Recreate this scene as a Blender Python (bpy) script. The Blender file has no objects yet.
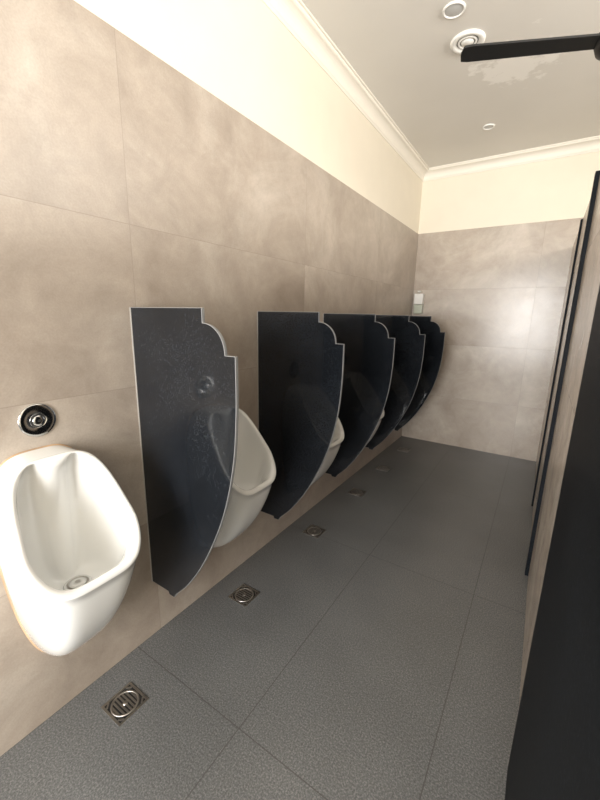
import bpy, bmesh, math, random
from mathutils import Vector, Matrix
random.seed(3)
sc=bpy.context.scene
sc.view_settings.view_transform='Standard'

# ---------------------------------------------------------------- room numbers
CX,CH=1.325,1.45          # camera x / height
D=4.43                    # far wall y
YB=-2.3                   # wall behind the camera
XR=3.0                    # outer wall behind the stalls
ZC=2.99                   # ceiling
ZT=2.365                  # top of wall tiling
XS=1.44                   # corridor face of stall fronts

# ---------------------------------------------------------------- node helpers
def new_mat(name):
    m=bpy.data.materials.new(name); m.use_nodes=True
    nt=m.node_tree; b=nt.nodes['Principled BSDF']
    return m,nt,b
def math_n(nt,op,a,b=None,c=None):
    n=nt.nodes.new('ShaderNodeMath'); n.operation=op
    for i,v in enumerate((a,b,c)):
        if v is None: continue
        if isinstance(v,(int,float)): n.inputs[i].default_value=v
        else: nt.links.new(v,n.inputs[i])
    return n.outputs[0]
def noise(nt,vec,scale,detail=4,rough=.5,dist=0):
    n=nt.nodes.new('ShaderNodeTexNoise'); n.inputs['Scale'].default_value=scale
    n.inputs['Detail'].default_value=detail; n.inputs['Roughness'].default_value=rough
    n.inputs['Distortion'].default_value=dist
    nt.links.new(vec,n.inputs['Vector']); return n.outputs['Fac']
def ramp(nt,fac,stops):
    n=nt.nodes.new('ShaderNodeValToRGB'); e=n.color_ramp.elements
    while len(e)<len(stops): e.new(.5)
    for el,(p,c) in zip(e,stops):
        el.position=p; el.color=(*c,1)
    nt.links.new(fac,n.inputs[0]); return n.outputs[0]
def mix(nt,fac,a,b,mode='MIX'):
    n=nt.nodes.new('ShaderNodeMix'); n.data_type='RGBA'; n.blend_type=mode
    for s,v in ((0,fac),(6,a),(7,b)):
        if isinstance(v,(int,float)): n.inputs[s].default_value=v
        elif isinstance(v,tuple): n.inputs[s].default_value=(*v,1)
        else: nt.links.new(v,n.inputs[s])
    return n.outputs[2]
def pos(nt):
    g=nt.nodes.new('ShaderNodeNewGeometry'); s=nt.nodes.new('ShaderNodeSeparateXYZ')
    nt.links.new(g.outputs['Position'],s.inputs[0]); return g.outputs['Position'],s.outputs
def joint(nt,coord,off,period,w):
    t=math_n(nt,'SUBTRACT',coord,off-period*20+period/2)
    m=math_n(nt,'MODULO',t,period)
    d=math_n(nt,'ABSOLUTE',math_n(nt,'SUBTRACT',m,period/2))
    return math_n(nt,'LESS_THAN',d,w/2)
def cell(nt,coord,off,period):
    return math_n(nt,'FLOOR',math_n(nt,'DIVIDE',math_n(nt,'SUBTRACT',coord,off),period))
def bump(nt,b,h,strength,dist=.002):
    n=nt.nodes.new('ShaderNodeBump'); n.inputs['Strength'].default_value=strength; n.inputs['Distance'].default_value=dist
    nt.links.new(h,n.inputs['Height']); nt.links.new(n.outputs[0],b.inputs['Normal'])

def tile_mat(name,axis,offA,offZ,tint=(1,1,1),rough=.3,pa=1.2):
    m,nt,b=new_mat(name); P,s=pos(nt)
    j=math_n(nt,'MAXIMUM',joint(nt,s[axis],offA,pa,.0025),joint(nt,s[2],offZ,.6,.0025))
    ca=cell(nt,s[axis],offA,pa); cz=cell(nt,s[2],offZ,.6)
    cmb=nt.nodes.new('ShaderNodeCombineXYZ')
    nt.links.new(math_n(nt,'MULTIPLY',ca,3.7),cmb.inputs[0]); nt.links.new(math_n(nt,'MULTIPLY',cz,5.3),cmb.inputs[1])
    va=nt.nodes.new('ShaderNodeVectorMath'); va.operation='ADD'
    nt.links.new(P,va.inputs[0]); nt.links.new(cmb.outputs[0],va.inputs[1])
    n1=noise(nt,va.outputs[0],1.5,9,.66,.6); n2=noise(nt,va.outputs[0],5,9,.72,.5); n3=noise(nt,P,170,2)
    c=lambda r,g,bb:(r*tint[0],g*tint[1],bb*tint[2])
    base=ramp(nt,n1,[(.32,c(.315,.262,.215)),(.5,c(.385,.328,.274)),(.68,c(.475,.42,.362))])
    fine=ramp(nt,n2,[(.3,(.85,.84,.83)),(.7,(1.13,1.13,1.13))])
    base=mix(nt,1,base,fine,'MULTIPLY')
    sp=ramp(nt,n3,[(.35,(.95,.95,.95)),(.65,(1.03,1.03,1.03))])
    base=mix(nt,1,base,sp,'MULTIPLY')
    col=mix(nt,math_n(nt,'MULTIPLY',j,.5),base,(.22,.18,.15))
    nt.links.new(col,b.inputs['Base Color'])
    r=nt.nodes.new('ShaderNodeMapRange'); r.inputs[3].default_value=rough-.06; r.inputs[4].default_value=rough+.12
    nt.links.new(n2,r.inputs[0]); nt.links.new(r.outputs[0],b.inputs['Roughness'])
    hh=math_n(nt,'SUBTRACT',math_n(nt,'MULTIPLY',n1,.4),j); bump(nt,b,hh,.2,.001)
    return m
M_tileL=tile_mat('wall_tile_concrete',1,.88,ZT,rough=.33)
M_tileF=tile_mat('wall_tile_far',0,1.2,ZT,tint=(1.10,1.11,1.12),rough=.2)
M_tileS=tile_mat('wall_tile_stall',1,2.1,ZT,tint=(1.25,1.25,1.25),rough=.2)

def plain(name,col,rough=.5,metal=0,coat=0,spec=.5,var=.03):
    m,nt,b=new_mat(name); P,s=pos(nt)
    n=noise(nt,P,6,3)
    k=lambda f:tuple(min(1,v*f) for v in col)
    nt.links.new(ramp(nt,n,[(.3,k(1-var)),(.7,k(1+var))]),b.inputs['Base Color'])
    b.inputs['Roughness'].default_value=rough; b.inputs['Metallic'].default_value=metal
    b.inputs['Coat Weight'].default_value=coat; b.inputs['Specular IOR Level'].default_value=spec
    return m
M_paint=plain('cream_paint',(.76,.70,.585),.6,var=.015)
M_trim=plain('trim_paint',(.80,.76,.68),.5,var=.01)
M_ceram=plain('white_ceramic',(.82,.82,.80),.07,0,.5,var=.012)
M_ceram2=plain('drain_ceramic',(.68,.68,.66),.2)
M_chrome=plain('chrome',(.55,.55,.55),.12,1)
M_steel=plain('brushed_steel',(.50,.48,.45),.35,1)
M_dark=plain('dark_void',(.02,.02,.02),.5)
M_blackmetal=plain('black_metal',(.007,.007,.007),.5)
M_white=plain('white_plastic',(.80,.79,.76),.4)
M_glass=plain('frosted_lens',(.50,.50,.49),.2)
M_grille=plain('vent_grille_grey',(.20,.20,.195),.5)
M_silicone=plain('silicone_edge',(.55,.50,.42),.6)
M_stain=plain('stained_sealant',(.45,.30,.18),.7,var=.35)
M_green=plain('pale_green_reflection',(.50,.53,.44),.3)  # greenish lower part of the window reflection, as plain colour

# ceiling with peeling patch
m,nt,b=new_mat('ceiling_paint'); P,s=pos(nt)
v=nt.nodes.new('ShaderNodeVectorMath'); v.operation='SUBTRACT'; nt.links.new(P,v.inputs[0]); v.inputs[1].default_value=(.95,2.96,ZC)
sc2=nt.nodes.new('ShaderNodeVectorMath'); sc2.operation='MULTIPLY'; nt.links.new(v.outputs[0],sc2.inputs[0]); sc2.inputs[1].default_value=(1/.24,1/.22,1)
ln=nt.nodes.new('ShaderNodeVectorMath'); ln.operation='LENGTH'; nt.links.new(sc2.outputs[0],ln.inputs[0])
nn=noise(nt,P,9,6,.6)
q=math_n(nt,'ADD',ln.outputs['Value'],math_n(nt,'MULTIPLY',math_n(nt,'SUBTRACT',nn,.5),3.5))
mask=nt.nodes.new('ShaderNodeMapRange'); nt.links.new(q,mask.inputs[0])
mask.inputs[1].default_value=.95; mask.inputs[2].default_value=.65; mask.inputs[3].default_value=0; mask.inputs[4].default_value=.65
nl=noise(nt,P,1.5,3)
base=ramp(nt,nl,[(.3,(.66,.635,.59)),(.7,(.70,.675,.63))])
nt.links.new(mix(nt,mask.outputs[0],base,(.90,.88,.84)),b.inputs['Base Color'])
b.inputs['Roughness'].default_value=.45; M_ceil=m

# floor
m,nt,b=new_mat('floor_tile_grey'); P,s=pos(nt)
j=math_n(nt,'MAXIMUM',joint(nt,s[0],.6,.6,.004),joint(nt,s[1],.76,1.2,.004))
n1=noise(nt,P,170,4,.75); n2=noise(nt,P,2.2,5); n3=noise(nt,P,60,2)
base=ramp(nt,n1,[(.34,(.060,.061,.061)),(.5,(.112,.113,.112)),(.64,(.21,.21,.205))])
base=mix(nt,1,base,ramp(nt,n2,[(.3,(.86,.86,.86)),(.7,(1.1,1.1,1.1))]),'MULTIPLY')
nt.links.new(mix(nt,math_n(nt,'MULTIPLY',j,.7),base,(.045,.042,.038)),b.inputs['Base Color'])
b.inputs['Roughness'].default_value=.33
bump(nt,b,math_n(nt,'SUBTRACT',math_n(nt,'MULTIPLY',n3,.25),j),.2,.001); M_floor=m

# black granite
def black_mat(name,speck,rough,spec):
    m,nt,b=new_mat(name); P,s=pos(nt)
    n1=noise(nt,P,170,3,.75); n2=noise(nt,P,4,6,.6)
    base=ramp(nt,n1,[(.35,(.006,.007,.009)),(.58,(.011,.013,.016)),(.68,(.020,.023,.028)),(.8,speck)])
    base=mix(nt,1,base,ramp(nt,n2,[(.3,(.75,.75,.75)),(.7,(1.3,1.3,1.3))]),'MULTIPLY')
    nt.links.new(base,b.inputs['Base Color'])
    r=nt.nodes.new('ShaderNodeMapRange'); r.inputs[3].default_value=rough-.03; r.inputs[4].default_value=rough+.03
    nt.links.new(n2,r.inputs[0]); nt.links.new(r.outputs[0],b.inputs['Roughness'])
    b.inputs['Specular IOR Level'].default_value=spec
    return m
M_black=black_mat('black_granite',(.055,.06,.07),.08,.45)
M_black2=black_mat('black_granite_honed',(.06,.057,.053),.5,.06)
M_edge=plain('granite_raw_edge',(.24,.24,.24),.6)

# ---------------------------------------------------------------- mesh helpers
def obj(name,bm,mats,smooth=False,parent=None):
    me=bpy.data.meshes.new(name); bm.normal_update(); bm.to_mesh(me); bm.free()
    for mm in mats: me.materials.append(mm)
    if smooth:
        for p in me.polygons: p.use_smooth=True
    o=bpy.data.objects.new(name,me); sc.collection.objects.link(o)
    if parent: o.parent=parent
    return o
def box_bm(bm,lo,hi,mi=0):
    vs=[bm.verts.new((x,y,z)) for x in (lo[0],hi[0]) for y in (lo[1],hi[1]) for z in (lo[2],hi[2])]
    for f in ((0,1,3,2),(4,6,7,5),(0,4,5,1),(2,3,7,6),(0,2,6,4),(1,5,7,3)):
        bm.faces.new([vs[i] for i in f]).material_index=mi
def boxes(name,bl,mats,bev=0):
    bm=bmesh.new()
    for b_ in bl: box_bm(bm,b_[0],b_[1],b_[2] if len(b_)>2 else 0)
    o=obj(name,bm,mats)
    if bev:
        md=o.modifiers.new('bev','BEVEL'); md.width=bev; md.segments=2
    return o
def empty(name,loc):
    e=bpy.data.objects.new(name,None); e.location=loc; e.empty_display_size=.1; sc.collection.objects.link(e); return e
def lathe(bm,prof,seg=40,mi=0,M=Matrix()):
    rings=[]
    for r,z in prof:
        if r<1e-6: rings.append([bm.verts.new(M@Vector((0,0,z)))])
        else: rings.append([bm.verts.new(M@Vector((r*math.cos(2*math.pi*i/seg),r*math.sin(2*math.pi*i/seg),z))) for i in range(seg)])
    for a,b_ in zip(rings,rings[1:]):
        for i in range(seg):
            k=(i+1)%seg
            if len(a)==1 and len(b_)==1: continue
            if len(a)==1: f=bm.faces.new((a[0],b_[i],b_[k]))
            elif len(b_)==1: f=bm.faces.new((a[i],b_[0],a[k]))
            else: f=bm.faces.new((a[i],b_[i],b_[k],a[k]))
            f.material_index=mi; f.smooth=True

# ---------------------------------------------------------------- room shell
boxes('floor',[((-.12,YB-.12,-.1),(XR+.12,D+.12,0))],[M_floor])
boxes('ceiling',[((-.12,YB-.12,ZC),(XR+.12,D+.12,ZC+.1))],[M_ceil])
boxes('wall_left',[((-.12,YB-.12,0),(0,D+.12,ZT),0),((-.12,YB-.12,ZT),(-.004,D+.12,ZC),1)],[M_tileL,M_paint])
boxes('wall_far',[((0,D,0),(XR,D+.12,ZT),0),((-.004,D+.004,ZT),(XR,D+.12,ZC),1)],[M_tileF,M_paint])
boxes('wall_right',[((XR,YB-.12,0),(XR+.12,D+.12,ZC),0)],[M_paint])
boxes('wall_back',[((0,YB-.12,0),(.25,YB,ZC)),((1.75,YB-.12,0),(XR,YB,ZC)),((.25,YB-.12,2.5),(1.75,YB,ZC))],[M_paint])

def crown(name,pts_fn,a0,a1):
    prof=[(0,-.095),(.006,-.095),(.010,-.085),(.014,-.08)]
    for i in range(8):
        t=i/7*math.pi/2
        prof.append((.014+.05*(1-math.cos(t)),-.077+.055*math.sin(t)))
    prof+=[(.070,-.018),(.073,-.010),(.084,-.010),(.084,0),(0,0)]
    bm=bmesh.new(); A=[bm.verts.new(pts_fn(a0,u,ZC+v_)) for u,v_ in prof]; B=[bm.verts.new(pts_fn(a1,u,ZC+v_)) for u,v_ in prof]
    n=len(prof)
    for i in range(n):
        k=(i+1)%n; bm.faces.new((A[i],A[k],B[k],B[i]))
    bm.faces.new(A); bm.faces.new(B)
    bmesh.ops.recalc_face_normals(bm,faces=bm.faces)
    return obj(name,bm,[M_trim])
crown('trim_1',lambda a,u,z:(-.004+u,a,z),YB,D)
crown('trim_2',lambda a,u,z:(a,D+.004-u,z),0,XR)

HS=2.12
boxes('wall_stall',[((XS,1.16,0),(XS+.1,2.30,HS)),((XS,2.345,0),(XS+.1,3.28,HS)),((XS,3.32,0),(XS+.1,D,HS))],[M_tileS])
boxes('stall_door_jamb',[((XS-.018,2.30,0),(XS+.1,2.345,HS))],[M_black2],.003)
boxes('stall_door_jamb',[((XS-.012,3.28,0),(XS+.1,3.32,HS))],[M_black2],.003)
boxes('entrance_door_jamb',[((XS-.02,.30,0),(XS+.1,1.16,HS))],[M_black2],.004)

# ---------------------------------------------------------------- partitions
def arc(cx,cz,r,a0,a1,n):
    return [(cx+r*math.cos(math.radians(a0+(a1-a0)*i/n)),cz+r*math.sin(math.radians(a0+(a1-a0)*i/n))) for i in range(n+1)]
outline=[(0.0,1.47),(.388,1.47),(.388,1.422)]
outline+=arc(.388,1.325,.097,88,8,10)
outline+=[(.486,1.322),(.53,1.322)]
ctrl=[(.532,1.40),(.53,1.322),(.528,1.13),(.508,.94),(.452,.735),(.352,.525),(.25,.375),(.165,.285),(.09,.22)]
for i in range(1,len(ctrl)-2):
    p0,p1,p2,p3=[Vector(c) for c in ctrl[i-1:i+3]]
    for k in range(1,7):
        t=k/6
        q_=.5*((2*p1)+(-p0+p2)*t+(2*p0-5*p1+4*p2-p3)*t*t+(-p0+3*p1-3*p2+p3)*t**3)
        outline.append((q_.x,q_.y))
outline+=[(.150,.262),(.118,.262),(.112,.275),(.0,.275)]
def partition(y):
    T=.013
    bm=bmesh.new()
    A=[bm.verts.new((x,0,z)) for x,z in outline]; B=[bm.verts.new((x,T,z)) for x,z in outline]
    bm.faces.new(A).material_index=0; bm.faces.new(B[::-1]).material_index=0
    n=len(outline)
    for i in range(n):
        k=(i+1)%n
        bm.faces.new((A[i],B[i],B[k],A[k])).material_index=1
    box_bm(bm,(0,-.003,.275),(.004,T+.003,1.47),2)
    bmesh.ops.recalc_face_normals(bm,faces=bm.faces)
    o=obj('urinal_partition',bm,[M_black,M_edge,M_silicone])
    o.location=(0.0005,y,0)
    md=o.modifiers.new('bev','BEVEL'); md.width=.0015; md.segments=2; md.limit_method='ANGLE'; md.material=1
    return o
for y in (.855,1.607,2.335,3.06,3.77): partition(y)

# ---------------------------------------------------------------- urinals
N=96
def sgn(v,e): return math.copysign(abs(v)**e,v)
ZM,ZH=.842,.172
def rim(th,sc_=1.0,bow=0):
    c,s_=math.cos(th),math.sin(th)
    e=2/4.2
    y=.166*sgn(c,e); z=sgn(s_,e)
    zz_=z+.30
    if zz_>0: y*=1-.22*(zz_/1.30)**1.2
    else: y*=1-.14*(abs(zz_)/.70)**1.5
    y*=sc_; zz=ZM+(z*ZH)*sc_
    if bow and s_>0: zz-=bow*math.exp(-((y-.0)/.032)**2)-bow*.7*math.exp(-((abs(y)-.062)/.028)**2)
    t=max(0,(ZM+ZH-zz)/(2*ZH))
    return Vector((.10+.24*t,y,zz))
def wallp(th):
    c,s_=math.cos(th),math.sin(th)
    if s_>=0:
        e=2/3.6; y=.148*sgn(c,e); z=.78+.235*sgn(s_,e)
        y*=1-.12*s_
    else:
        y=.148*sgn(c,.65)*(1-.15*abs(s_)); z=.78-.53*abs(s_)**.82
    return Vector((0,y,z))
def urinal(yc):
    e=empty('wall_urinal',(0.0005,yc,0))
    bm=bmesh.new(); ths=[2*math.pi*(i+.5)/N for i in range(N)]
    rings=[]
    K=16
    for k in range(K+1):
        a=k/K*math.pi/2; tl=k/K
        ring=[]
        for th in ths:
            W=wallp(th); Rm=rim(th)-Vector((.012,0,0.004))
            mf=.66
            up=mf*math.sin(a)+(1-mf)*tl; lo=mf*(1-math.cos(a))+(1-mf)*tl
            ring.append(Vector((W.x+(Rm.x-W.x)*up, W.y+(Rm.y-W.y)*up, W.z+(Rm.z-W.z)*lo)))
        rings.append(ring)
    nrm=Vector((.80,0,.60))
    rings.append([rim(t,1.004)+nrm*(-.002) for t in ths])
    rings.append([rim(t,.985)+nrm*.0025 for t in ths])
    rings.append([rim(t,.955)+nrm*.0035 for t in ths])
    rings.append([rim(t,.915,.012)+nrm*.0025 for t in ths])
    rings.append([rim(t,.89,.022)+nrm*(-.001) for t in ths])
    inner=[rim(t,.875,.028)+nrm*(-.010) for t in ths]
    rings.append(inner)
    DR=Vector((.165,0,.585))
    for k in range(1,19):
        t=k/18; ring=[]
        for th,p in zip(ths,inner):
            endp=Vector((DR.x+.040*(-math.sin(th)),.040*math.cos(th),DR.z))
            c1=Vector((max(.05,p.x*.70),p.y*1.0,.66 if p.z>.72 else p.z-.06))
            c2=Vector((DR.x+(p.x-DR.x)*.95-.015,p.y*.85,.580))
            ring.append((1-t)**3*p+3*(1-t)**2*t*c1+3*(1-t)*t*t*c2+t**3*endp)
        rings.append(ring)
    V=[[bm.verts.new(v_) for v_ in r] for r in rings]
    for a,b_ in zip(V,V[1:]):
        for i in range(N):
            k=(i+1)%N; bm.faces.new((a[i],a[k],b_[k],b_[i]))
    bm.faces.new(V[-1]); bm.faces.new(V[0][::-1])
    bmesh.ops.recalc_face_normals(bm,faces=bm.faces)
    obj('bowl',bm,[M_ceram],True,e)
    bm=bmesh.new(); R1=[];R0=[]
    for th in ths:
        p=wallp(th); q_=Vector((0,p.y*1.025,.68+(p.z-.68)*1.010)); R0.append(bm.verts.new(q_)); R1.append(bm.verts.new(p+Vector((.005,0,0))))
    for i in range(N):
        k=(i+1)%N; bm.faces.new((R0[i],R0[k],R1[k],R1[i]))
    bmesh.ops.recalc_face_normals(bm,faces=bm.faces)
    obj('sealant_bead',bm,[M_stain],False,e)
    bm=bmesh.new(); T=Matrix.Translation((DR.x,0,DR.z-.002))
    lathe(bm,[(.041,-.004),(.041,.004),(.038,.008),(.032,.008),(.030,.003),(.026,.003),(.025,.009),(.008,.013),(.007,.008),(0,.008)],40,0,T)
    lathe(bm,[(.0315,.0083),(.0300,.0038),(.0262,.0038),(.0255,.0085)],40,1,T)
    lathe(bm,[(.008,.0135),(0,.0135)],16,1,T)
    obj('drain_cover',bm,[M_ceram2,M_steel],False,e)
    return e
ucs=[.485,1.225,1.97,2.70,3.42,4.12]
for y in ucs: urinal(y)

# flush buttons
for y in ucs:
    bm=bmesh.new(); M=Matrix.Translation((0,y+.015,1.108))@Matrix.Rotation(math.pi/2,4,'Y')
    lathe(bm,[(.054,0),(.054,.003),(.052,.005),(.046,.0055),(.024,.0065),(.022,.005)],48,0,M)
    lathe(bm,[(.0222,.004),(.0222,.005),(.017,.005)],40,1,M)
    lathe(bm,[(.0175,.004),(.0175,.011),(.016,.013),(.008,.0135),(0,.0135)],40,0,M)
    lathe(bm,[(.005,.0137),(0,.0137)],20,1,M)
    obj('flush_button',bm,[M_chrome,M_dark])

# floor drains
for y in (.585,1.262,1.985,2.69,3.31,3.95):
    x=.182; bm=bmesh.new(); s_=.060; z=.003
    for lo,hi in (((-s_,-s_,0),(s_,-s_+.008,z)),((-s_,s_-.008,0),(s_,s_,z)),((-s_,-s_+.008,0),(-s_+.008,s_-.008,z)),((s_-.008,-s_+.008,0),(s_,s_-.008,z))):
        box_bm(bm,lo,hi,0)
    box_bm(bm,(-s_+.008,-s_+.008,0),(s_-.008,s_-.008,.0012),1)
    lathe(bm,[(.050,.0012),(.050,.0035),(.043,.0035),(.043,.0012)],40,0)
    lathe(bm,[(.009,.0012),(.009,.0035),(0,.0035)],24,0)
    for i in range(-3,4):
        yy=i*.0125; hw=math.sqrt(max(0,.044**2-yy*yy))
        box_bm(bm,(-hw,yy-.003,.0012),(hw,yy+.003,.0032),0)
    for sx in (-1,1):
        for sy in (-1,1):
            n0=len(bm.verts)
            box_bm(bm,(-.011,-.003,.0012),(.011,.003,.0032),0)
            for v_ in list(bm.verts)[n0:]:
                v_.co=Matrix.Translation((sx*.043,sy*.043,0))@Matrix.Rotation(math.radians(-45*sx*sy),4,'Z')@v_.co
    o=obj('floor_drain',bm,[M_steel,M_dark]); o.location=(x,y,0)

# window reflection on the far wall by the corner, built as pale blocks
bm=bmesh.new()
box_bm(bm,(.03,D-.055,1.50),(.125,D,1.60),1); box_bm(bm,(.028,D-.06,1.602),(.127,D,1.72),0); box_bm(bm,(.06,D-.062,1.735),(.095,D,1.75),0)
o=obj('wall_window_reflection',bm,[M_white,M_green]); md=o.modifiers.new('bev','BEVEL'); md.width=.008; md.segments=3

# ceiling fixtures
def ceil_fix(name,x,y,prof,mats,extra=None):
    bm=bmesh.new(); M=Matrix.Translation((x,y,ZC))@Matrix.Diagonal((1,1,-1,1))
    lathe(bm,prof,48,0,M)
    if extra: lathe(bm,extra,48,1,M)
    return obj(name,bm,mats)
ceil_fix('recessed_downlight',.715,2.325,[(.055,0),(.055,.006),(.050,.009),(.047,.008),(.045,.004)],[M_white,M_glass],[(.045,.004),(.03,.007),(0,.008)])
ceil_fix('ceiling_air_vent',.735,2.60,[(.092,0),(.092,.008),(.084,.014),(.066,.012),(.058,.004),(.052,.004),(.050,.010),(.042,.010),(.040,.004),(.034,.004),(.032,.010),(0,.010)],[M_white,M_grille],[(.058,.0045),(.033,.0045)])
ceil_fix('recessed_downlight',.715,3.715,[(.046,0),(.046,.006),(.040,.009),(.036,.007),(.034,.003)],[M_white,M_glass],[(.034,.003),(.02,.005),(0,.006)])

# ceiling fan
fe=empty('ceiling_fan',(1.43,2.26,2.60))
bm=bmesh.new(); lathe(bm,[(0,-.045),(.05,-.045),(.085,-.03),(.095,0),(.09,.03),(.05,.06),(.014,.07),(.012,ZC-2.6-.06),(.05,ZC-2.6-.03),(.055,ZC-2.6),(0,ZC-2.6)],40)
obj('motor_and_rod',bm,[M_blackmetal],False,fe)
for i in range(3):
    a=math.radians(203+120*i)
    bm=bmesh.new()
    pts=[(.08,-.028),(.60,-.034),(.628,-.030),(.636,0),(.628,.030),(.60,.034),(.08,.028)]
    A=[bm.verts.new((x,y,.004+y*.30)) for x,y in pts]; B=[bm.verts.new((x,y,-.004+y*.30)) for x,y in pts]
    bm.faces.new(A); bm.faces.new(B[::-1])
    for k in range(len(pts)):
        l=(k+1)%len(pts); bm.faces.new((A[k],B[k],B[l],A[l]))
    bmesh.ops.recalc_face_normals(bm,faces=bm.faces)
    o=obj('blade_%d'%(i+1),bm,[M_blackmetal],False,fe); o.rotation_euler=(0,0,a)

# ---------------------------------------------------------------- light
w=bpy.data.worlds.new('world'); sc.world=w; w.use_nodes=True
bg=w.node_tree.nodes['Background']; bg.inputs[0].default_value=(.85,.92,1,1); bg.inputs[1].default_value=2.0
def area(name,loc,rot,sx,sy,col,pw,spread=180):
    l=bpy.data.lights.new(name,'AREA'); l.shape='RECTANGLE'; l.size=sx; l.size_y=sy; l.color=col; l.energy=pw
    l.spread=math.radians(spread)
    o=bpy.data.objects.new(name,l); o.location=loc; o.rotation_euler=rot; sc.collection.objects.link(o); return o
area('doorway_daylight',(1.0,YB-.02,1.5),(math.radians(90),0,0),1.4,1.9,(1,.98,.95),215)
area('stall_side_fill',(XR-.03,1.6,2.5),(0,math.radians(90),0),.6,2.4,(1,.955,.89),80)  # added soft fill over the stalls; this wall has no window

# ---------------------------------------------------------------- camera
f=369.4; yaw,pit,rol=[math.radians(a) for a in (32.837,-12.831,1.09)]
G=Vector((-math.sin(yaw),math.cos(yaw),0)); R=Vector((math.cos(yaw),math.sin(yaw),0)); Z=Vector((0,0,1))
F=math.cos(pit)*G+math.sin(pit)*Z; U=-math.sin(pit)*G+math.cos(pit)*Z
R2=math.cos(rol)*R+math.sin(rol)*U; U2=-math.sin(rol)*R+math.cos(rol)*U
cd=bpy.data.cameras.new('camera'); cam=bpy.data.objects.new('camera',cd); sc.collection.objects.link(cam)
mw=Matrix.Identity(4)
for i in range(3):
    mw[i][0]=R2[i]; mw[i][1]=U2[i]; mw[i][2]=-F[i]
mw[0][3],mw[1][3],mw[2][3]=CX,0,CH
cam.matrix_world=mw
cd.sensor_fit='VERTICAL'; cd.sensor_height=36; cd.sensor_width=27; cd.lens=36*f/800; cd.clip_start=.02
sc.camera=cam
